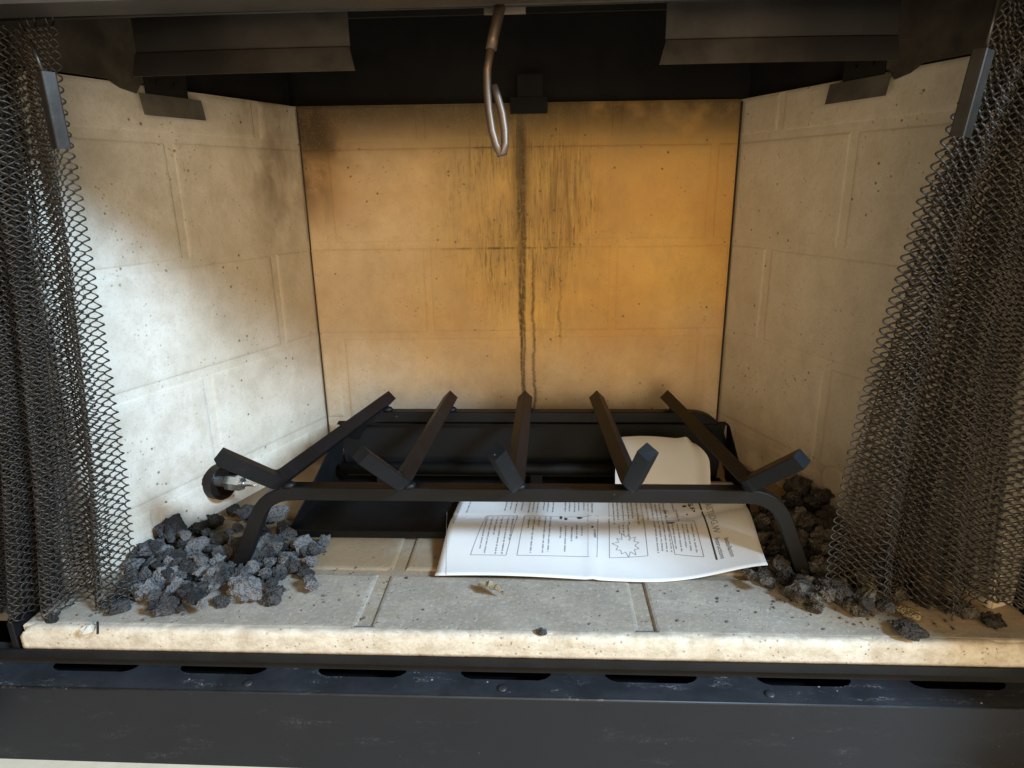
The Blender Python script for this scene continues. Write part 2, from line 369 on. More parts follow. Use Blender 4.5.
# worn front lip: rounded profile that wanders along its length
prof = [(.0062, -.0004), (.0035, -.0003), (.0005, -.0003), (-.0020, -.0007), (-.0040, -.0022), (-.0052, -.0050), (-.0055, -.0100), (-.0055, -.0200), (-.0050, -.0245), (.0010, -.0250)]
vs, fs, NX = [], [], 320
for i in range(NX+1):
    x = -.474+.963*i/NX; e = min(1, i/4, (NX-i)/4)
    ch = max(0, mnoise.noise(Vector((x*26, 7.7, 0)))-.18)*.010 + max(0, mnoise.noise(Vector((x*90, 2.7, 0)))-.3)*.005
    for j, (y, z) in enumerate(prof):
        w = 1 if 1 < j < 6 else .25
        n1 = mnoise.noise(Vector((x*55, j*.9, 3.1)))*.0008 + mnoise.noise(Vector((x*190, j*1.7, 9.1)))*.0005
        dz = -ch*(.5 if j in (2, 3) else .8 if j == 4 else .3 if j == 5 else 0)
        vs.append((x+(.004*(1-e)*(1 if i < 9 else -1) if j < 6 else 0), y+w*n1+ch*(.5 if j in (4, 5, 6) else 0), z+(w*n1 if j > 1 else 0)*.6+dz-(.003*(1-e) if j < 5 else 0)))
m = len(prof)
for i in range(NX):
    for j in range(m-1): fs.append((i*m+j, i*m+j+1, (i+1)*m+j+1, (i+1)*m+j))
fs.append(tuple(range(m))); fs.append(tuple(NX*m+j for j in range(m-1, -1, -1)))
fs += [(i*m+m-1, i*m, (i+1)*m, (i+1)*m+m-1) for i in range(NX)]
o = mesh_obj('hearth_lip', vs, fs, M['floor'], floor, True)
bm = bmesh.new(); bm.from_mesh(o.data); bmesh.ops.recalc_face_normals(bm, faces=bm.faces[:]); bm.to_mesh(o.data); bm.free()

# steel shell behind / above everything
bm = bmesh.new()
box(bm, -.60, .60, .50, .52, -.16, .80); box(bm, -.62, -.60, -.03, .52, -.16, .80); box(bm, .60, .62, -.03, .52, -.16, .80)
box(bm, -.60, .60, -.01, .50, .78, .80); box(bm, -.60, .60, .06, .50, -.16, -.14)
box(bm, -.60, .60, .462, .474, .5075, .78)
tag(bm_obj('firebox_shell', bm, M['soot']), kind='structure')
bm = bmesh.new(); box(bm, -.62, .62, -.030, -.018, .5235, .80); box(bm, -.62, .62, -.018, .012, .5245, .528)
tag(bm_obj('lintel', bm, M['hood']), kind='structure')
bm = bmesh.new()
for s in (-1, 1):
    x0, x1 = sorted((s*.56, s*.62)); box(bm, x0, x1, -.17, -.005, -.18, .60)  # unseen uprights, carried forward to keep window light off the right side
tag(bm_obj('shading_jamb', bm, M['base']), kind='structure')

# steel skirts over the side panels
def skirt(name, org, d, n, lab):
    t = thing(name, lab, 'metal skirt', (*(org+d*.3), .5))
    bm = bmesh.new()
    def pt(s, z, o): q = org + d*s + n*o; return Vector((q[0]-t.location.x, q[1]-t.location.y, z-t.location.z))
    out = [(.46, .508), (.275, .507), (.262, .500), (.245, .4965), (.238, .506), (.18, .516), (.18, .76), (.46, .76)]
    sheet(bm, [pt(s, z, .0025) for s, z in out], (n[0]*.002, n[1]*.002, 0))
    bm_obj('skirt_sheet', bm, M['skirt'], t)
    bm = bmesh.new(); sheet(bm, [pt(s, z, -.012) for s, z in ((0.0, .508), (.18, .508), (.18, .76), (0.0, .76))], (n[0]*.002, n[1]*.002, 0))
    bm_obj('inner_sheet', bm, M['soot'], t)
    return t
skirt('side_skirt', cL, dL, nL, 'dark steel skirt above the left brick panel, lit brownish at its front')
skirt('side_skirt', cR, dR, nR, 'dark steel skirt above the right brick panel, stepped at its lower edge')

# retaining clips
def clip(org, d, n, s0, s1, z0, z1, lab, mat):
    c = org + d*(s0+s1)/2; t = thing('panel_clip', lab, 'bracket', (c[0], c[1], z0), 'clips holding the brick panels')
    def pt(s, z, o): q = org + d*s + n*o; return Vector((q[0]-c[0], q[1]-c[1], z-z0))
    bm = bmesh.new(); sheet(bm, [pt(s0, z1, .006), pt(s1, z1, .006), pt(s1, z0, .010), pt(s0, z0, .010)], (n[0]*.0018, n[1]*.0018, 0)); bm_obj('clip_plate', bm, mat, t)
    bm = bmesh.new(); m = .2*(s1-s0)
    sheet(bm, [pt(s0+m, z1, .0045), pt(s1-m*.6, z1, .0045), pt(s1-m*.6, z1+.028, .0045), pt(s0+m, z1+.028, .0045)], (n[0]*.0015, n[1]*.0015, 0)); bm_obj('clip_tab', bm, M['hood'] if mat is M['clip'] else mat, t)
    for q in (() if mat is M['soot'] else (.4, .68)):
        c3 = pt(s0+(s1-s0)*q, z1+.012, .0062); bm = bmesh.new(); tube(bm, [c3, c3+Vector((n[0]*.0022, n[1]*.0022, 0))], .0028, 10); bm_obj('rivet', bm, M['hood'], t)
clip(cL, dL, nL, .166, .244, .4755, .497, 'bent grey steel clip on the top edge of the left brick panel', M['clip'])
clip(cR, dR, nR, .162, .243, .4815, .5025, 'bent brown steel clip on the top edge of the right brick panel', M['clip'])
clip(cL, dB, nB, .292, .342, .491, .512, 'small sooty clip at top centre of the back brick panel', M['soot'])

# throat baffles with a bent lower lip
def baffle(x_in, sgn, zb, lab):
    """sgn -1: the plate runs to the left from x_in"""
    t = thing('throat_baffle', lab, 'baffle', (x_in, .09, zb))
    prof = [(.0, .62), (.0, zb+.021), (-.003, zb+.0195), (-.012, zb)]       # y offset, z
    xs = [0, .04, .08, .12, .16, .19]
    ys = [0, 0, 0, .001, .003, .006]
    def grid(sel):
        bm = bmesh.new(); g = []
        for off in (0, .0016):
            g.append([[bm.verts.new((sgn*(xx + (.006 if (i == 0 and zz < zb+.01) else 0)*-1), yy+oy+off, zz-zb)) for i, (xx, yy) in enumerate(zip(xs, ys))] for oy, zz in sel])
        for a in range(len(sel)-1):
            for b in range(len(xs)-1):
                bm.faces.new((g[0][a][b], g[0][a][b+1], g[0][a+1][b+1], g[0][a+1][b])); bm.faces.new((g[1][a][b], g[1][a+1][b], g[1][a+1][b+1], g[1][a][b+1]))
        for b in range(len(xs)-1): bm.faces.new((g[0][-1][b], g[0][-1][b+1], g[1][-1][b+1], g[1][-1][b]))
        for a in range(len(sel)-1): bm.faces.new((g[0][a][0], g[0][a+1][0], g[1][a+1][0], g[1][a][0]))
        return bm
    bm_obj('baffle_plate', grid(prof[:2]), M['hood'], t); bm_obj('baffle_lip', grid(prof[1:]), M['hood'], t)
baffle(-.134, -1, .4935, 'dark steel baffle plate under the lintel, left of the damper opening')
baffle(.131, 1, .4925, 'dark steel baffle plate under the lintel, right of the damper opening')
# damper plate far up behind
bm = bmesh.new(); box(bm, -.25, .25, .20, .204, .56, .76); tag(bm_obj('damper_plate', bm, M['soot']), 'black sooted damper plate in the gap between the baffle plates', 'damper')

# damper pull rod with its ring
t = thing('damper_pull', 'tarnished steel damper rod ending in a loop, hanging at top centre', 'pull rod', (-.004, .03, .53))
L0 = Vector((-.004, .03, .53))
bm = bmesh.new()
tube(bm, [Vector(p)-L0 for p in ((.001, .05, .545), (-.002, .038, .532), (-.004, .032, .522), (-.008, .029, .506), (-.0095, .028, .498))], .0042, 12); bm_obj('pull_sleeve', bm, M['rod'], t, True)
bm = bmesh.new()
pts = [(-.0095, .028, .500), (-.0128, .028, .484), (-.0132, .027, .470), (-.0122, .026, .455), (-.0100, .024, .440), (-.0068, .022, .429), (-.0035, .021, .4225),
       (-.0012, .021, .4235), (.0000, .022, .430), (-.0002, .0245, .440), (-.0020, .027, .452), (-.0052, .029, .464), (-.0085, .030, .473)]
tube(bm, [Vector(p)-L0 for p in pts], .0031, 12); bm_obj('pull_loop', bm, M['rod'], t, True)
bm = bmesh.new(); box(bm, -.0155-L0.x, .0165-L0.x, .040-L0.y, .044-L0.y, .5245-L0.z, .552-L0.z, .0006); bm_obj('pull_bracket', bm, M['clip'], t)

# ------------------------------------------------------------------ steel base below the hearth
t = thing('slotted_grille', 'black painted steel base panel with air slots below the hearth', 'grille', (0, -.0275, -.127))
o0 = Vector((0, -.0275, -.127))
XA, XB = -.56, .56
bm = bmesh.new(); box(bm, XA, XB, -.0078-o0.y, -.0060-o0.y, -.0322-o0.z, -.0235-o0.z); bm_obj('retaining_strip', bm, M['trim'], t)
bm = bmesh.new(); box(bm, XA, XB, -.0290-o0.y, -.0268-o0.y, -.03, -.0496-o0.z, .0007); bm_obj('front_panel', bm, M['base'], t)
# slotted flange
cx = [onz(p, 682, -.048)[0] for p in (80, 214, 358, 505, 652, 805, 957)]; hw = .043
bm = bmesh.new(); zf, zt = -.0480-o0.z, -.0492-o0.z
def plate(poly): sheet(bm, [Vector((a-o0.x, b-o0.y, zf)) for a, b in poly], (0, 0, zt-zf))
plate([(XA, -.0292), (XB, -.0292), (XB, -.0062), (XA, -.0062)])
edges = [XA] + [v for c in cx for v in (c-hw, c+hw)] + [XB]
for i in range(0, len(edges), 2):
    a, b = edges[i], edges[i+1]
    plate([(a-.011 if i else a, -.0062), (b+.011 if i < len(edges)-2 else b, -.0062), (b+.0045 if i < len(edges)-2 else b, -.0036), (b, .001), (b, .03), (a, .03), (a, .001), (a-.0045 if i else a, -.0036)])
bm_obj('slotted_flange', bm, M['flange'], t)
bm = bmesh.new(); box(bm, XA, XB, -.0255-o0.y, .035-o0.y, -.11-o0.z, -.108-o0.z); box(bm, XA, XB, 0.0305-o0.y, .0325-o0.y, -.108-o0.z, -.0495-o0.z); box(bm, XA, XB, .0035-o0.y, .0055-o0.y, -.0478-o0.z, -.0255-o0.z); bm_obj('air_channel', bm, M['dark'], t)
bm = bmesh.new(); tube(bm, [(XA, -.0288-o0.y, -.0484-o0.z), (XB, -.0288-o0.y, -.0484-o0.z)], .0012, 8); bm_obj('folded_edge', bm, M['flange'], t, True)
for px in (-18, 244, 502, 770, 1040):
    p = onz(px, 690 if px < 600 else 695, -.048); bm = bmesh.new()
    c = Vector((p[0], -.0175, -.048))-o0
    tube(bm, [c, c+Vector((0, 0, .0008)), c+Vector((0, 0, .0016)), c+Vector((0, 0, .0018))], [.0048, .0046, .0030, .0008], 14); bm_obj('screw', bm, M['flange'], t, True)
# end brackets at the sides of the hearth
for s, lab in ((-1, 'dark steel corner bracket at the left end of the hearth lip'), (1, 'dark steel corner bracket beyond the right end of the hearth lip')):
    X = -.480 if s < 0 else .495
    t = thing('corner_bracket', lab, 'bracket', (X, 0, -.03))
    bm = bmesh.new(); x0, x1 = sorted((0, s*.006)); box(bm, x0, x1, -.004, .09, .0, .034, .0008); bm_obj('bracket_flange', bm, M['trim'], t)
    bm = bmesh.new(); x0, x1 = sorted((s*.0065, s*.075)); box(bm, x0, x1, .012, .09, .024, .0335, .0008); bm_obj('bracket_top', bm, M['clip'], t)

bm = bmesh.new(); box(bm, -1.6, 1.6, -1.4, -.024, -.175, -.1345)
for v in bm.verts: v.co.z -= .006*(v.co.x+.5)
tag(bm_obj('floor_tile', bm, M['tile']), kind='structure')

# ------------------------------------------------------------------ grate
g0 = Vector((0, .10, 0))
t = thing('fireplace_grate', 'black square-bar log grate with five upturned bars', 'grate', g0)
hb = .0075
def arc(p_leg, p_bend, p_bar, r, n=6):
    a = (Vector(p_leg)-Vector(p_bend)).normalized(); b = (Vector(p_bar)-Vector(p_bend)).normalized()
    A = Vector(p_bend)+a*r; B = Vector(p_bend)+b*r; P = Vector(p_bend)
    return [(A*(1-u)**2 + P*2*u*(1-u) + B*u*u) for u in [i/n for i in range(n+1)]]
def frame_bar(xl, xr, y, zc, fxl, fxr, fy):
    fl, bl, br, fr_ = (fxl, fy, .0005), (xl, y, zc), (xr, y, zc), (fxr, fy, .0005)
    pts = [Vector(fl)] + arc(fl, bl, br, .03) + arc(fr_, br, bl, .03)[::-1] + [Vector(fr_)]
    bm = bmesh.new(); bar(bm, [p-g0 for p in pts], hb, hb, 0, (0, 1, 0), .0009); return bm
bm_obj('front_frame', frame_bar(-.262, .266, .102, .0935, -.303, .303, .098), M['grate'], t)
bm_obj('rear_frame', frame_bar(-.222, .258, .338, .0945, -.262, .296, .348), M['grate'], t)
zc = .0935+hb+.0106
fing = [((-.278, .048, .155), (-.2445, .088), (-.187, .352)), ((-.143, .050, .157), (-.115, .085), (-.1005, .354)), ((-.0150, .048, .162), (.0005, .083), (.004, .354)),
        ((.126, .048, .162), (.1175, .085), (.103, .354)), ((.266, .048, .156), (.236, .090), (.2005, .356))]
for tip, v, rr in fing:
    bm = bmesh.new(); V = Vector((v[0], v[1], zc)); T = Vector(tip); R = Vector((rr[0], rr[1], zc+.004))
    pts = [T] + arc(T, V, R, .007, 3) + [R]
    bar(bm, [p-g0 for p in pts], hb, hb, math.pi/4, (1, 0, 0), .0007); bm_obj('grate_bar', bm, M['grate'], t)
    for fy in (.102, .338):
        q = (fy-v[1])/(rr[1]-v[1]); c = Vector((v[0]+(rr[0]-v[0])*q, fy, .0935+hb+.001+.0025*(fy > .2)))-g0
        bm = bmesh.new(); bmesh.ops.create_icosphere(bm, subdivisions=2, radius=.0062, matrix=Matrix.Translation(c+Vector((.004, -.003, 0))) @ Matrix.Diagonal((1.3, 1, .7, 1)))
        bm_obj('weld_bead', bm, M['grate'], t, True)

# ------------------------------------------------------------------ burner pan under the grate
b0 = Vector((0, .17, 0))
t = thing('burner_pan', 'matte black gas burner pan on the hearth under the grate', 'burner pan', b0)
xl, xr = -.277, .272
def V3(x, y, z): return Vector((x, y, z))-b0
bm = bmesh.new(); sheet(bm, [V3(xl, .170, .004), V3(xr, .170, .004), V3(xr, .325, .0075), V3(xl, .325, .0075)], (0, 0, .0014)); bm_obj('pan_base', bm, M['pan'], t)
bm = bmesh.new(); sheet(bm, [V3(xl, .1685, .0005), V3(xr, .1685, .0005), V3(xr, .1685, .009), V3(xl, .1685, .009)], (0, .0014, 0)); bm_obj('pan_front_lip', bm, M['pan'], t)
bm = bmesh.new(); sheet(bm, [V3(xl+.03, .326, .008), V3(xr-.004, .326, .008), V3(xr+.006, .338, .085), V3(xl+.02, .338, .085)], (0, .0014, 0)); bm_obj('pan_back', bm, M['pan'], t)
bm = bmesh.new(); sheet(bm, [V3(xl+.02, .338, .0852), V3(xr+.006, .338, .0852), V3(xr+.006, .329, .0840), V3(xl+.02, .329, .0840)], (0, 0, .0012)); bm_obj('pan_rim', bm, M['pan'], t)
for xa, xb in ((xl, xl+.025), (xr, xr+.007)):
    bm = bmesh.new(); sheet(bm, [V3(xa, .171, .006), V3(xa+(xb-xa)*.9, .324, .009), V3(xb, .337, .0845), V3(xb, .326, .0845), V3((xa+xb)/2, .21, .032)], (.0013, 0, 0)); bm_obj('pan_end', bm, M['pan'], t)
bm = bmesh.new(); tube(bm, [V3(xl+.03, .302, .031), V3(xr-.02, .302, .031)], .0085, 16); bm_obj('burner_tube', bm, M['pan'], t, True)
for x in (-.19, .02, .20):
    bm = bmesh.new(); box(bm, x-.008, x+.008, .297-b0.y, .307-b0.y, .0085, .024); bm_obj('tube_support', bm, M['pan'], t)

# ------------------------------------------------------------------ gas fitting on the left wall and knockout on the right wall
def disc(bm, c, n, r0, r1, o0, o1, seg=28):
    n = Vector(n); a = Vector((0, 0, 1)); b = n.cross(a).normalized()
    for (ra, oa), (rb, ob) in zip(zip(r0, o0), zip(r1, o1)):
        A = [bm.verts.new(Vector(c)+n*oa+(a*math.cos(2*math.pi*i/seg)+b*math.sin(2*math.pi*i/seg))*ra) for i in range(seg)]
        B = [bm.verts.new(Vector(c)+n*ob+(a*math.cos(2*math.pi*i/seg)+b*math.sin(2*math.pi*i/seg))*rb) for i in range(seg)]
        for i in range(seg): bm.faces.new((A[i], A[(i+1) % seg], B[(i+1) % seg], B[i]))
NL3 = Vector((nL[0], nL[1], 0)); NR3 = Vector((nR[0], nR[1], 0))
hc = Vector(hit(217, 481, (nL[0], nL[1], 0), float(nL@cL)))
t = thing('gas_fitting', 'bright hex gas line fitting in a brown cup on the left wall', 'gas fitting', hc)
bm = bmesh.new(); disc(bm, (0, 0, 0), NL3, [.0005, .0195, .0208, .0222], [.0195, .0208, .0222, .0226], [.0012, .0014, .013, .013], [.0014, .013, .013, -.001]); bm_obj('cup', bm, M['cup'], t, True)
AX = Vector((.97, -.20, .0)).normalized()
bm = bmesh.new(); tube(bm, [AX*-.002, AX*.014], .0068, 16); tube(bm, [AX*.014, AX*.0155, AX*.036, AX*.0375], [.0088, .0098, .0098, .0088], 6); bm_obj('hex_nut', bm, M['chrome'], t)
bm = bmesh.new(); tube(bm, [AX*.0375, AX*.042, AX*.052, AX*.058], [.0034, .0032, .0018, .0008], 14); bm_obj('nozzle', bm, M['chrome'], t, True)
kc = Vector(hit(833, 480, (nR[0], nR[1], 0), float(nR@cR)))
t = thing('knockout_plug', 'round unused gas-line plug cast in the right brick panel', 'plug', kc)
bm = bmesh.new(); disc(bm, (0, 0, 0), NR3, [.0002, .0155, .0172], [.0155, .0172, .0180], [.0026, .0026, .0016], [.0026, .0016, -.001]); bm_obj('plug_face', bm, M['side'], t)

# ------------------------------------------------------------------ paper instruction sheet
PX0, PX1, PY0, PY1 = -.0855, .262, .0850, .268
def sst(a, b, v):
    v = min(1, max(0, (v-a)/(b-a))); return v*v*(3-2*v)
def paper(u, v, off=0.0):
    x = PX0 + (PX1-PX0)*u + .011*v*(1-u) + .012*v*u
    y = PY0 + (PY1-PY0)*v + .006*u - .006*math.sin(math.pi*u)*(1-v)
    z = .0022 + .0145*sst(0, .5, v) + .016*sst(.55, 1.0, u)**2*(1-.45*v) + .0022*math.sin(math.pi*2*u+.5)*(1-v) + .002*math.sin(u*5+v*4) + .0015 - .0016*math.exp(-((v-.56)/.022)**2) + .0011*math.sin(u*17+v*6)*sst(.1, .5, v) + .0012*math.exp(-((u-.48)/.012)**2)
    return Vector((x, y, z+off))
def pn(u, v):
    e = .004; return ((paper(u+e, v)-paper(u-e, v)).cross(paper(u, v+e)-paper(u, v-e))).normalized()
def uv_of(px, py):
    z = .014
    for _ in range(6):
        p = onz(px, py, z); v = (p[1]-PY0)/(PY1-PY0); u = (p[0]-PX0)/(PX1-PX0)
        for _ in range(3):
            q = paper(u, v); u += (p[0]-q.x)/(PX1-PX0); v += (p[1]-q.y)/(PY1-PY0)
        z = paper(u, v).z
    return u, v
p0 = paper(.5, 0); p0.z = 0
t = thing('instruction_sheet', 'white printed instruction sheet lying on the hearth under the grate', 'paper', p0)
def paper_mesh(nu, nv):
    vs, fs = [], []
    for k in (0, 1):
        for j in range(nv+1):
            for i in range(nu+1): vs.append(paper(i/nu, j/nv) - pn(i/nu, j/nv)*(.0006*k) - p0)
    w = nu+1; n = w*(nv+1)
    for j in range(nv):
        for i in range(nu):
            a = j*w+i; fs.append((a, a+1, a+w+1, a+w)); fs.append((n+a, n+a+w, n+a+w+1, n+a+1))
    ring = [i for i in range(w)] + [j*w+nu for j in range(1, nv+1)] + [nv*w+i for i in range(nu-1, -1, -1)] + [j*w for j in range(nv-1, 0, -1)]
    for a, b in zip(ring, ring[1:]+ring[:1]): fs.append((a, n+a, n+b, b))
    return vs, fs
vs, fs = paper_mesh(48, 30); mesh_obj('page', vs, fs, M['paper'], t, True)

class Print:
    def __init__(s): s.v = []; s.f = []
    def quad(s, c):
        n = len(s.v)
        for u, v in c: s.v.append(paper(u, v)+pn(u, v)*.00025-p0)
        s.f.append((n, n+1, n+2, n+3))
    def line(s, a, b, w):
        (u0, v0), (u1, v1) = a, b; du, dv = (u1-u0)*(PX1-PX0), (v1-v0)*(PY1-PY0); L = math.hypot(du, dv) or 1
        nu, nv = -dv/L*w/(PX1-PX0)/2, du/L*w/(PY1-PY0)/2; N = max(1, int(L/.008))
        for i in range(N):
            a0, a1 = i/N, (i+1)/N
            pa = (u0+(u1-u0)*a0, v0+(v1-v0)*a0); pb = (u0+(u1-u0)*a1, v0+(v1-v0)*a1)
            s.quad([(pa[0]-nu, pa[1]-nv), (pb[0]-nu, pb[1]-nv), (pb[0]+nu, pb[1]+nv), (pa[0]+nu, pa[1]+nv)])
    def text(s, u, v0, v1, w=.0019):
        """greeked line of type running down the page (towards smaller v)"""
        v = v0
        while v > v1:
            for _ in range(random.randint(2, 8)):
                l = random.uniform(.0009, .0015)/(PY1-PY0); hh = w*random.uniform(.6, 1.0)/(PX1-PX0)/2; o = random.uniform(-.1, .1)*w/(PX1-PX0)
                s.quad([(u-hh+o, v), (u-hh+o, v-l), (u+hh+o, v-l), (u+hh+o, v)]); v -= l*1.35
                if v < v1: break
            v -= .0013/(PY1-PY0)
    def poly(s, pts):
        n = len(s.v)
        for u, v in pts: s.v.append(paper(u, v)+pn(u, v)*.00025-p0)
        s.f.append(tuple(range(n, n+len(pts))))
fine, bold = Print(), Print()
def L(pr, p, q, w): pr.line(uv_of(*p), uv_of(*q), w)
# boxes (pixel corners measured on the sheet)
def boxp(c, w=.0007):
    for a, b in zip(c, c[1:]+c[:1]): L(fine, a, b, w)
boxp([(487, 516), (518, 516), (506, 555.5), (470.5, 555)]); boxp([(525, 516), (598, 516), (597, 557), (517, 555.5)])
boxp([(609, 516), (643, 516), (648, 556), (609.5, 558)]); boxp([(667, 521), (694, 521), (704, 557), (675, 554.5)])
L(fine, (640, 501), (648, 556), .0006); L(fine, (609, 501), (609.5, 556), .0006); L(fine, (588, 514), (588, 556), .0005)
L(fine, (447, 512), (446, 575), .0004); L(fine, (448, 503), (735, 508), .0003) if False else None
L(bold, (697.5, 499), (717, 560), .0019)                 # heavy rule beside the title
def T(px, ya, yb, w=.0019, lean=None):
    u0, v0 = uv_of(px, ya); u1, v1 = uv_of(px, yb)
    fine.text(u0 if lean is None else u0+lean, min(v0, .97), v1, w)
for i, px in enumerate((488, 493, 498, 503, 509, 514)): T(px, 517, (549, 553, 535, 554, 554, 540)[i])
for i, px in enumerate((530, 535, 540, 546, 551)): T(px, 517, (528, 553, 526, 553, 552)[i])
for i, px in enumerate((561, 566, 572, 577, 582)): T(px, (527, 526, 527, 525, 526)[i], (538, 552, 541, 539, 536)[i])
for px in (472, 508, 513, 518, 524, 531, 535, 539, 545, 549, 554, 566, 570, 575, 579, 584, 588, 592): T(px, 499, random.uniform(510, 513))
for px in (613, 617, 622, 627, 631, 636): T(px, 503, random.uniform(518, 526))
for px in (619, 623, 628): T(px, 525, random.uniform(533, 540))
for px in (645, 650, 654, 658, 662): T(px, 500, 553 if px != 645 else 521)
for px in (672, 677, 682, 686, 691): T(px, 524, random.uniform(548, 553))
T(462, 503, 524); T(671, 500, 512); T(595, 530, 537, .003); T(676, 510, 521, .0024)
# starburst outline
c = uv_of(627, 545); prev = None; ang0 = .2
pts = []
for i in range(22):
    a = ang0+i*2*math.pi/22; r = 1.0 if i % 2 == 0 else .62; r *= random.uniform(.88, 1.1)
    pts.append((c[0]+math.cos(a)*.0155*r/(PX1-PX0), c[1]+math.sin(a)*.0185*r/(PY1-PY0)))
for a, b in zip(pts, pts[1:]+pts[:1]): fine.line(a, b, .0007)
# flame marks and certification mark
def blob(px, py, a, b, n=12, pinch=0):
    u, v = uv_of(px, py)
    bold.poly([(u+math.cos(i*2*math.pi/n)*a*.8/(PX1-PX0), v+.8*math.sin(i*2*math.pi/n)*b*(1-pinch*max(0, math.cos(i*2*math.pi/n)))/(PY1-PY0)) for i in range(n)])
blob(580, 518, .0048, .0030, 12, .8); blob(561, 517.5, .0022, .0042); blob(566, 519, .0028, .0028, 12, .5); blob(592.5, 527, .0018, .0026, 8, .7); blob(602, 501.5, .0016, .003); blob(671, 523, .0065, .0022, 10, .3)
blob(684.5, 506.5, .0036, .0030, 12, .4); blob(689, 505.5, .0012, .0045); blob(687, 514.5, .0012, .0016)
L(bold, (662, 511), (668, 511), .0012); L(bold, (665, 511), (667, 517), .0012)
mesh_obj('fine_print', fine.v, fine.f, M['inkgrey'], t)['kind'] = 'stuff'; mesh_obj('bold_print', bold.v, bold.f, M['ink'], t)['kind'] = 'stuff'
def word(txt, pa, pb, height, name, mat):
    """lettering that reads down the page from pixel pa to pb; the tops of its letters point right"""
    cu = bpy.data.curves.new('tmp', 'FONT'); cu.body = txt; cu.resolution_u = 2
    ob = bpy.data.objects.new('tmp', cu); COL.objects.link(ob); bpy.context.view_layer.update()
    me = bpy.data.meshes.new_from_object(ob.evaluated_get(bpy.context.evaluated_depsgraph_get())); bpy.data.objects.remove(ob)
    X = [v.co.x for v in me.vertices]; Y = [v.co.y for v in me.vertices]; x0, x1 = min(X), max(X); y1 = max(Y)
    (u0, v0), (u1, v1) = uv_of(*pa), uv_of(*pb)
    for v in me.vertices:
        q = (v.co.x-x0)/(x1-x0); w = v.co.y/y1*height/(PX1-PX0)
        uu, vv = u0+(u1-u0)*q+w, v0+(v1-v0)*q; v.co = paper(uu, vv)+pn(uu, vv)*.0003-p0
    me.name = name; me.materials.clear(); me.materials.append(mat); o = bpy.data.objects.new(name, me); COL.objects.link(o); o.parent = t
word('CASTLOG.W', (703.5, 501), (714, 534), .0075, 'title_lettering', M['inkgrey'])
word('Instructions', (714.5, 538.5), (721, 559), .0050, 'subtitle_lettering', M['ink'])
word('Installation', (724, 538.5), (731, 557), .0050, 'subtitle_lettering', M['ink'])
word('SP', (688, 503), (691.5, 513), .0050, 'mark_lettering', M['ink'])

# second, curled blank sheet standing in the pan
s0 = Vector((.18, .235, .012))
def curl(u, v):
    x = .1175 + .119*u + .004*v*(1-u) - .014*sst(.4, 1, v)*sst(.55, 1, u); y = .222 + .052*v + .018*sst(.8, 1, u)*(1-v) + .006*math.sin(u*5)
    z = .034 + .0595*math.sin(v*1.35)/math.sin(1.35) - .006*sst(.0, .35, 1-u)*(v) - .012*sst(.85, 1, u)*v*v
    return Vector((x, y, z))-s0
vs, fs = [], []; nu, nv = 28, 18
for k in (0, 1):
    for j in range(nv+1):
        for i in range(nu+1): vs.append(curl(i/nu, j/nv)+Vector((0, .0006*k, -.0003*k)))
w = nu+1; n = w*(nv+1)
for j in range(nv):
    for i in range(nu):
        a = j*w+i; fs.append((a, a+1, a+w+1, a+w)); fs.append((n+a, n+a+w, n+a+w+1, n+a+1))
o = mesh_obj('curled_sheet', [v for v in vs], fs, M['paper'], None, True); o.location = s0
tag(o, 'blank cream sheet curling upright in the burner pan behind the grate bar', 'paper')

# ------------------------------------------------------------------ lava rocks
def rock_mesh(i, sub=4):
    bm = bmesh.new(); bmesh.ops.create_icosphere(bm, subdivisions=sub, radius=1.0); off = Vector((i*7.3, i*3.1, i*5.7))
    sc = Vector((random.uniform(.85, 1.15), random.uniform(.8, 1.05), random.uniform(.65, .85)))
    planes = [(Vector((random.gauss(0, 1), random.gauss(0, 1), random.gauss(0, 1))).normalized(), random.uniform(.5, .85)) for _ in range(12)]
    for v in bm.verts:
        p = v.co.copy()
        for n, d in planes:
            e = p.dot(n)-d
            if e > 0: p -= n*e*.85
        q = v.co
        p *= 1.12 + .34*mnoise.noise(q*1.6+off) + .26*mnoise.noise(q*3.6+off) + .15*mnoise.noise(q*8+off) + .09*mnoise.noise(q*17+off) + .05*mnoise.noise(q*34+off)
        v.co = Vector((p.x*sc.x, p.y*sc.y, p.z*sc.z))
    me = bpy.data.meshes.new('lava_rock'); bm.to_mesh(me); bm.free(); return me
def where(p, side):
    x, y = p[0], p[1]
    if side < 0:
        n = nL@(np.array(p)[:2]-cL)
        if x < -.385 and y < .12: k = 'lava rock at the inner edge of the left mesh curtain'
        elif n < .035: k = 'grey lava rock lying against the left brick wall below the gas fitting'
        elif x > -.285: k = 'grey lava rock between the left grate leg and the burner pan'
        elif y < .085: k = 'grey lava rock in the front row of the left heap'
        else: k = 'grey lava rock in the middle of the heap left of the grate leg'
    else:
        n = nR@(np.array(p)[:2]-cR)
        if x < .285: k = 'brown-lit lava rock between the instruction sheet and the right grate leg'
        elif n < .04 and p[2] > .02: k = 'brown-lit lava rock high on the right heap against the wall'
        elif x > .365: k = 'brown-lit lava rock under the bottom of the right mesh curtain'
        elif y < .10: k = 'brown-lit lava rock in the front row of the right heap'
        else: k = 'brown-lit lava rock in the right heap behind the grate leg'
    return k, k.replace('rock ', 'rocks ', 1)
ROCKS = [rock_mesh(i) for i in range(9)]
variants = {}
def rock_data(i, mk):
    if (i, mk) not in variants:
        me = ROCKS[i].copy(); me.materials.append(M[mk]); variants[(i, mk)] = me
    return variants[(i, mk)]
placed = []
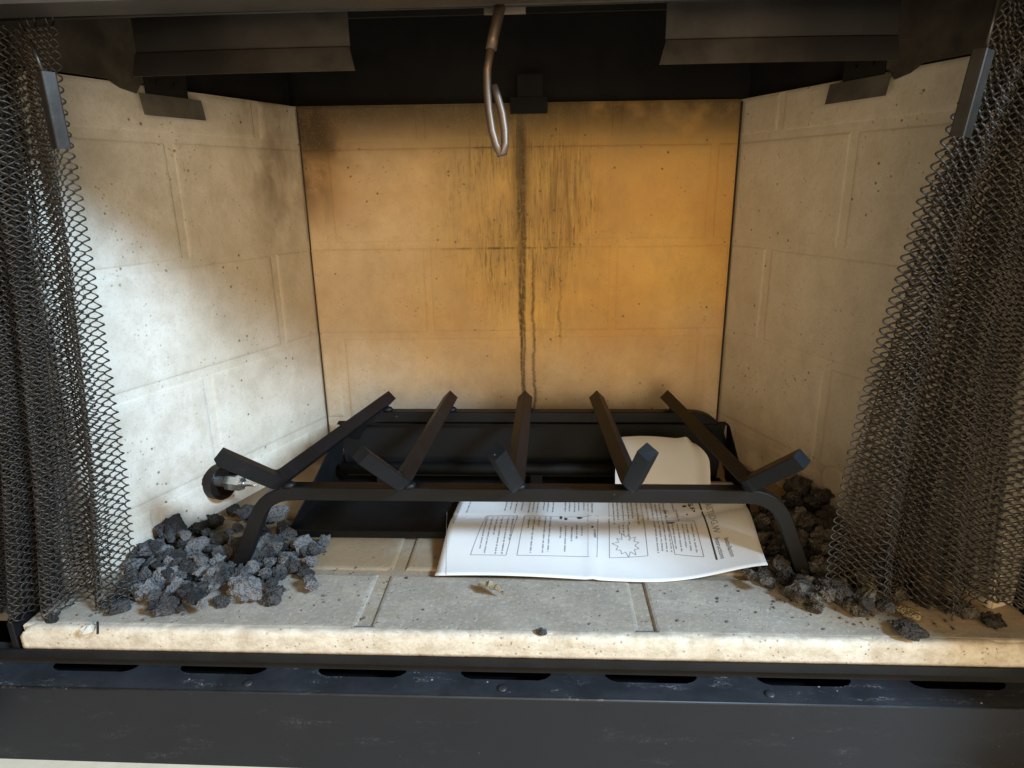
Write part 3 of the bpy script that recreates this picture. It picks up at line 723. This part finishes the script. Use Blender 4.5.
def add_rock(p, r, mk, label, group, sq=None):
    o = bpy.data.objects.new('lava_rock', rock_data(random.randrange(9), mk)); COL.objects.link(o)
    o.location = p; o.scale = (r, r, r) if sq is None else (r*sq[0], r*sq[1], r*sq[2])
    tl_ = .5 if sq is None else .08; o.rotation_euler = (random.uniform(-tl_, tl_), random.uniform(-tl_, tl_), random.uniform(0, 6.28) if sq is None else random.uniform(-.3, .3))
    if label is None: label, group = where(p, -1 if p[0] < 0 else 1)
    tag(o, label, 'rock', group); placed.append((Vector(p), r)); return o
def rock_px(px, py, rp, side, mk, label, group, lift=0.0, sq=None):
    r = rp*.00108
    for _ in range(2):
        p = onz(px, py, r*.62+lift); d = np.linalg.norm(p-CAM); r = rp*d/FPX*1.04
    n, c = (nL, cL) if side < 0 else (nR, cR)
    if n@(p[:2]-c) < r*.7: p = hit(px, py, (n[0], n[1], 0), float(n@c)+r*.7)
    return add_rock(p, r, mk, label, group, sq)
GL, GR = 'grey lava rocks heaped by the left leg of the grate', 'brown lava rocks heaped by the right leg of the grate'
LL = LR = None
zl = [(240, 395, 36), (300, 370, 31), (235, 465, 40), (320, 450, 40), (300, 490, 31), (345, 500, 30), (150, 525, 40), (100, 520, 38), (45, 550, 27), (110, 590, 36), (225, 545, 46),
      (385, 660, 40), (450, 640, 58), (530, 675, 36), (540, 465, 32), (560, 580, 36), (600, 530, 46), (660, 580, 32), (660, 470, 42), (700, 480, 36), (745, 455, 26), (20, 650, 36), (60, 640, 26),
      (15, 590, 30), (330, 690, 30), (350, 420, 30), (375, 325, 30), (545, 340, 40), (500, 415, 32), (490, 360, 34), (420, 330, 36), (190, 470, 30), (275, 430, 30), (170, 590, 30), (400, 585, 34),
      (430, 520, 32), (360, 560, 30), (150, 640, 34), (270, 520, 30), (520, 540, 30), (575, 400, 34), (-40, 600, 34), (-60, 660, 34), (-20, 540, 30), (480, 600, 30), (600, 420, 30), (-80, 720, 30), (-120, 700, 28)]
for zx, zy, zr in zl: rock_px(140+zx/4.04, 430+zy/4.04, zr/4.04, -1, 'rock', LL, GL)
rock_px(173.5, 529, 12.5, -1, 'rock', 'dark lava rock against the left wall, farthest back of the left heap', GL)
rock_px(216, 579, 13, -1, 'rock', 'large pale bluish lava rock left of the grate leg', GL)
rock_px(193, 592, 13, -1, 'rock', 'large flat-topped grey lava rock at the front of the left heap', GL)
rock_px(166, 606, 11, -1, 'rock', 'lava rock lying foremost on the bare hearth before the left heap', GL, sq=(1.1, 1, .75))
rock_px(264, 549, 15, -1, 'rock', 'pale grey lava rock just right of the left grate leg', GL)
rock_px(256, 567, 9, -1, 'rock', 'flat sliver of lava rock leaning at the left grate foot', GL, sq=(1.6, .6, .5))
rock_px(150, 551, 11.5, -1, 'rock', 'grey lava rock touching the inner edge of the left mesh curtain', GL)
zr_ = [(255, 215, 46), (330, 245, 36), (305, 265, 40), (355, 320, 36), (290, 340, 40), (390, 370, 40), (350, 395, 40), (320, 430, 32), (150, 280, 40), (110, 400, 40), (190, 505, 45), (75, 528, 24),
       (118, 520, 24), (335, 510, 42), (380, 580, 50), (430, 605, 24), (585, 520, 42), (590, 590, 36), (460, 650, 34), (420, 480, 36), (440, 545, 30), (180, 420, 36), (180, 345, 36), (230, 260, 40),
       (160, 330, 36), (100, 340, 40), (145, 445, 32), (300, 470, 30), (240, 480, 34), (330, 350, 34), (370, 450, 32), (390, 510, 30), (480, 500, 34), (540, 470, 36), (640, 560, 34), (700, 610, 34),
       (800, 640, 30), (860, 660, 30), (420, 420, 34), (460, 440, 30), (280, 560, 30), (330, 560, 28), (260, 400, 34), (230, 340, 34), (960, 700, 28)]
for zx, zy, q in zr_: rock_px(730+zx/3.657, 430+zy/3.657, q/3.657, 1, 'rockb', LR, GR)
rock_px(799.5, 591.5, 14, 1, 'rockb', 'dark lava rock right in front of the right grate foot', GR)
rock_px(867, 581, 11, 1, 'rocky', 'yellowish lava rock among the brown-lit ones by the right curtain', GR)
rock_px(864, 601, 12, 1, 'rockb', 'large brown-lit lava rock at the front of the right heap', GR)
rock_px(910, 613, 8, 1, 'rocky', 'flat tan lava rock alone before the right mesh curtain', GR, sq=(1.2, .9, .5))
rock_px(911, 630, 9.5, 1, 'rockb', 'dark lava rock lying alone near the front edge of the hearth', GR, sq=(1.2, .95, .6))
# small broken pieces between and before the lumps
for px, py, w_, h_, n_ in ((225, 565, 75, 38, 46), (175, 585, 40, 24, 18), (285, 565, 34, 24, 16)):
    for _ in range(n_): rock_px(px+random.uniform(-w_, w_), py+random.uniform(-h_, h_), random.uniform(3.5, 7), -1, 'rock', None, None, random.choice((0, .006, .012)))
for px, py, w_, h_, n_ in ((800, 545, 45, 38, 40), (850, 590, 60, 18, 26)):
    for _ in range(n_): rock_px(px+random.uniform(-w_, w_), py+random.uniform(-h_, h_), random.uniform(3.5, 7), 1, 'rockb', None, None, random.choice((0, .006, .012)))
# crumbs and grit shed by the rocks
bm = bmesh.new()
for cx_, cy_, sx_, sy_, n_ in ((-.33, .07, .085, .04, 230), (.33, .075, .08, .04, 230), (0, .045, .40, .035, 60)):
    for _ in range(n_):
        x_, y_ = random.gauss(cx_, sx_), random.gauss(cy_, sy_); r_ = random.uniform(.0005, .0017)*(1 if abs(cx_) > .1 else .7)
        if not (.008 < y_ < .16 and -.45 < x_ < .47) or (-.09 < x_ < .27 and y_ > .08): continue
        bmesh.ops.create_icosphere(bm, subdivisions=1, radius=r_, matrix=Matrix.Translation((x_, y_, r_*.6)) @ Matrix.Rotation(random.uniform(0, 3), 4, 'Z') @ Matrix.Diagonal((1.3, .9, .7, 1)))
tag(bm_obj('grit', bm, M['rockb'], recalc=False), 'dark crumbs and grit scattered on the hearth round the rock heaps', 'grit', kind='stuff')
# rocks below those that lie high in a heap
for p, r in list(placed):
    if p.z > r*1.5 and r > .009:
        n, c = (nL, cL) if p.x < 0 else (nR, cR); z = p.z-r*1.25
        while z > -.2*r:
            q = Vector((p.x+random.uniform(-.006, .006), p.y+random.uniform(-.008, .004), max(z, r*.55)))
            if n@(np.array(q)[:2]-c) > r*.5: add_rock(q, r*random.uniform(.85, 1.05), 'rock' if p.x < 0 else 'rockb', LL if p.x < 0 else LR, GL if p.x < 0 else GR)
            z -= r*1.3

# ------------------------------------------------------------------ small litter
def chip(px, py, w, mat, name, label, cat, hgt=.3, seed=0):
    rs = random.Random(seed); p = onz(px, py, .002); bm = bmesh.new(); n = 9; top = []; bot = []
    for i in range(n):
        a = i*2*math.pi/n; r = w*rs.uniform(.6, 1.1)
        bot.append(bm.verts.new((math.cos(a)*r, math.sin(a)*r*.7, -.0018))); top.append(bm.verts.new((math.cos(a)*r*.85, math.sin(a)*r*.6, w*hgt*rs.uniform(.1, 1))))
    cc = bm.verts.new((0, 0, w*hgt*.9))
    for i in range(n): bm.faces.new((bot[i], bot[(i+1) % n], top[(i+1) % n], top[i])); bm.faces.new((top[i], top[(i+1) % n], cc))
    bm.faces.new(bot[::-1]); o = bm_obj(name, bm, mat); o.location = p; o.rotation_euler.z = rs.uniform(-.4, .4); tag(o, label, cat)
chip(88, 629.5, .0075, M['chip'], 'mortar_chip', 'pale mortar chip on the hearth lip under the left mesh curtain', 'chip', .8, 1)
chip(541, 631.5, .0055, M['rock'], 'cinder', 'tiny dark cinder near the middle of the hearth lip', 'cinder', .6, 2)
chip(53, 619, .007, M['rock'], 'stone_chip', 'grey stone chip half under the bottom of the left mesh curtain', 'chip', 1.2, 3)
p = onz(491, 592, .003)
bm = bmesh.new(); N = 10; gl = []
for i in range(N+1):
    q = i/N; wdt = .0052*math.sin(math.pi*min(1, q*1.05))**.7*(1+.3*math.sin(i*2.7))+.0006
    gl.append([bm.verts.new((-.016+.031*q, s*wdt-.005*(q-.5), .0015+.0035*abs(s)*(1+.5*math.sin(i*1.9))+.003*math.sin(q*3))) for s in (-1, -.5, 0, .5, 1)])
for i in range(N):
    for j in range(4): bm.faces.new((gl[i][j], gl[i+1][j], gl[i+1][j+1], gl[i][j+1]))
r = bmesh.ops.solidify(bm, geom=bm.faces[:], thickness=.0006)
o = bm_obj('dry_leaf', bm, M['leaf']); o.location = p; o.rotation_euler.z = -.35; tag(o, 'dry curled leaf scrap on the hearth before the instruction sheet', 'leaf')
a = onz(98, 628, .004); bm = bmesh.new(); tube(bm, [(-.004, .006, .002), (0, 0, .001), (.005, -.008, .0)], .0011, 6); o = bm_obj('twig', bm, M['rockb']); o.location = a; tag(o, 'tiny dark twig beside the pale chip on the hearth lip', 'twig')

# ------------------------------------------------------------------ woven mesh curtains
def tube_mesh(lines, rad, sides=4):
    """lines: (k, n, 3) array of centre lines -> verts, quads"""
    k, n, _ = lines.shape
    tn = np.gradient(lines, axis=1); tn /= np.linalg.norm(tn, axis=2, keepdims=True)
    ref = np.array([0.31, 0.9, 0.29]); a = np.cross(tn, ref); a /= np.linalg.norm(a, axis=2, keepdims=True); b = np.cross(tn, a)
    ang = np.arange(sides)*2*np.pi/sides
    v = lines[:, :, None, :] + rad*(a[:, :, None, :]*np.cos(ang)[None, None, :, None] + b[:, :, None, :]*np.sin(ang)[None, None, :, None])
    idx = np.arange(k*n*sides).reshape(k, n, sides)
    q = np.stack([idx[:, :-1, :], np.roll(idx, -1, 2)[:, :-1, :], np.roll(idx, -1, 2)[:, 1:, :], idx[:, 1:, :]], -1).reshape(-1, 4)
    return v.reshape(-1, 3), q
def fast_mesh(name, v, q, mat, parent):
    me = bpy.data.meshes.new(name); me.vertices.add(len(v)); me.vertices.foreach_set('co', v.astype(np.float32).ravel())
    me.loops.add(q.size); me.loops.foreach_set('vertex_index', q.astype(np.int32).ravel())
    me.polygons.add(len(q)); me.polygons.foreach_set('loop_start', np.arange(len(q), dtype=np.int32)*4)
    me.polygons.foreach_set('use_smooth', np.ones(len(q), bool)); me.update(calc_edges=True); me.materials.append(mat)
    o = bpy.data.objects.new(name, me); COL.objects.link(o); o.parent = parent; return o
def curtain(label, zt, zb, xi, xo, yf, amp, nf, ph, base, lay, wp, PT, rad):
    """xi, xo: inner and outer edge as functions of h (1 at the top, 0 at the bottom)"""
    t = thing('mesh_curtain', label, 'fire screen', base); b3 = np.array(base)
    def path(tt, z, ly=0):
        h = (z-zb)/(zt-zb); a, b = xi(h), xo(h); a = a + np.sign(b-a)*lay*ly; pz = ph+1.9*ly
        w = tt + .05*np.sin(tt*9+ph*2)
        x = a+(b-a)*tt + .0025*np.sin(4*np.pi*nf*w+2*pz+1.2*np.sin(h*3))*np.clip(tt*4-.3, 0, 1)
        y = yf(tt, h) + amp*(.55+.45*(1-h))*np.sin(2*np.pi*nf*w+pz+.6*np.sin(h*3))*np.clip(.15+tt*3.2, 0, 1) + .003*np.sin(tt*31+h*4) + .019*ly
        return np.stack([x, y, z*np.ones_like(x)], -1)
    VV, QQ, nv_ = [], [], 0
    for ly in (0, 1, 2):
        WP = wp
        tf = np.linspace(0, 1, 1500); mid = path(tf, np.full_like(tf, zb+.3*(zt-zb)), ly); cl = np.concatenate([[0], np.cumsum(np.linalg.norm(np.diff(mid, axis=0), axis=1))])
        K = int(cl[-1]/WP); tk = np.interp(np.arange(K)*WP, cl, tf); dtds = np.gradient(tk)/WP
        per = int((zt-zb)/PT); th = np.arange(per*8+1)*2*np.pi/8
        zz = zt - th/(2*np.pi)*PT
        sgn = np.where(np.arange(K) % 2 == 0, 1.0, -1.0)[:, None]
        jit = rng.normal(0, .00025, (K, per*8+1)); jit = (jit+np.roll(jit, 1, 1)+np.roll(jit, 2, 1))
        s_off = sgn*(WP*.60)*np.cos(th)[None, :] + jit
        TT = np.clip(tk[:, None] + s_off*dtds[:, None], -.02, 1.02); ZZ = np.broadcast_to(zz, TT.shape) + rng.normal(0, .0007, (K, 1))
        P = path(TT, ZZ, ly); e = .002
        D = path(TT+e, ZZ, ly)-path(TT-e, ZZ, ly); D[..., 2] = 0; D /= np.linalg.norm(D, axis=2, keepdims=True)+1e-9
        Nn = np.stack([-D[..., 1], D[..., 0], np.zeros_like(D[..., 0])], -1)
        P = P + Nn*(sgn*.0021*np.sin(th)[None, :])[..., None]
        if ly == 0: P1, K1 = P, K
        v, q = tube_mesh(P, rad, 4); VV.append(v); QQ.append(q+nv_); nv_ += len(v)
    P, K = P1, K1; q = np.concatenate(QQ)
    o = fast_mesh('chain_mesh', np.concatenate(VV)-b3, q, M['mesh'], t); o['kind'] = 'stuff'
    print('curtain', K, per, len(q)*2)
    # hanging rings at the top
    for k in range(0, K, 6):
        c = P[k, 0]-b3; bm = bmesh.new(); tube(bm, [Vector((c[0], c[1]+.0045*math.cos(a), c[2]+.004+.0045*math.sin(a))) for a in [i*2*math.pi/12 for i in range(13)]], .0009, 6, False); bm_obj('hanging_ring', bm, M['handle'], t, True)
    return t
def pull(t, top, p0_, p1_, wid, sgn):
    b3 = Vector(t.location); A, B = Vector(p0_)-b3, Vector(p1_)-b3
    ax = (B-A).normalized(); sd = ax.cross(Vector((0, 1, 0))).normalized()
    if sd.x < 0: sd = -sd
    prof = [(-.5, .0015), (-.15, -.0015), (.08, -.0045), (.16, -.0046), (.24, -.0030), (.5, .0025)]
    if sgn > 0: prof = [(-a, b) for a, b in prof][::-1]
    bm = bmesh.new(); g = []
    for P in (A, B):
        for o in (0, .0012): g.append([bm.verts.new(P+sd*a*wid+Vector((0, b+o, 0))) for a, b in prof])
    n = len(prof)
    for i in range(n-1):
        bm.faces.new((g[0][i], g[0][i+1], g[2][i+1], g[2][i])); bm.faces.new((g[1][i], g[3][i], g[3][i+1], g[1][i+1]))
        bm.faces.new((g[0][i], g[1][i], g[1][i+1], g[0][i+1])); bm.faces.new((g[2][i], g[2][i+1], g[3][i+1], g[3][i]))
    for i in (0, n-1): bm.faces.new((g[0][i], g[2][i], g[3][i], g[1][i]))
    bm_obj('pull_handle', bm, M['handle'], t)
    bm = bmesh.new(); tube(bm, [Vector(top)-b3, A+Vector((0, .0005, -.002))], .0013, 8); bm_obj('pull_wire', bm, M['handle'], t, True)
def lin(pts):
    hs, xs = zip(*pts); return lambda h: np.interp(h, hs, xs)
tl = curtain('dark woven wire mesh curtain bunched at the left side of the opening', .522, .004,
             lin([(0, -.381), (.27, -.367), (.66, -.356), (.91, -.349), (1, -.343)]), lin([(0, -.545), (1, -.455)]),
             lambda tt, h: .024 + .010*(1-h)*(1-tt)**2 - .016*(1-h)*np.sin(np.pi*np.clip(tt, 0, 1)) + .004*np.sin(tt*5), .015, 4.4, .6, (-.45, .035, 0), .032, .0052, .0082, .00072)
pull(tl, (-.348, .0, .507), (-.341, -.002, .485), (-.3405, -.002, .431), .0140, -1)
tr = curtain('brownish woven wire mesh curtain bunched at the right side of the opening', .522, .006,
             lin([(0, .316), (.09, .312), (.23, .314), (.42, .318), (.58, .326), (.74, .333), (.84, .343), (.93, .356), (1, .362)]), lin([(0, .565), (1, .475)]),
             lambda tt, h: .030 + .035*(1-h)*(1-tt)**2 - .012*(1-h)*np.clip(tt, 0, 1), .017, 3.3, 2.1, (.45, .035, 0), .016, .0058, .0090, .00086)
pull(tr, (.340, .0, .518), (.3365, -.002, .485), (.3305, -.002, .428), .0145, 1)
bm = bmesh.new(); tube(bm, [(-.58, .036, .531), (.58, .036, .531)], .003, 10); o = bm_obj('curtain_rod', bm, M['handle'], None, True); tag(o, 'thin metal rod behind the lintel that carries the mesh curtains', 'rod')
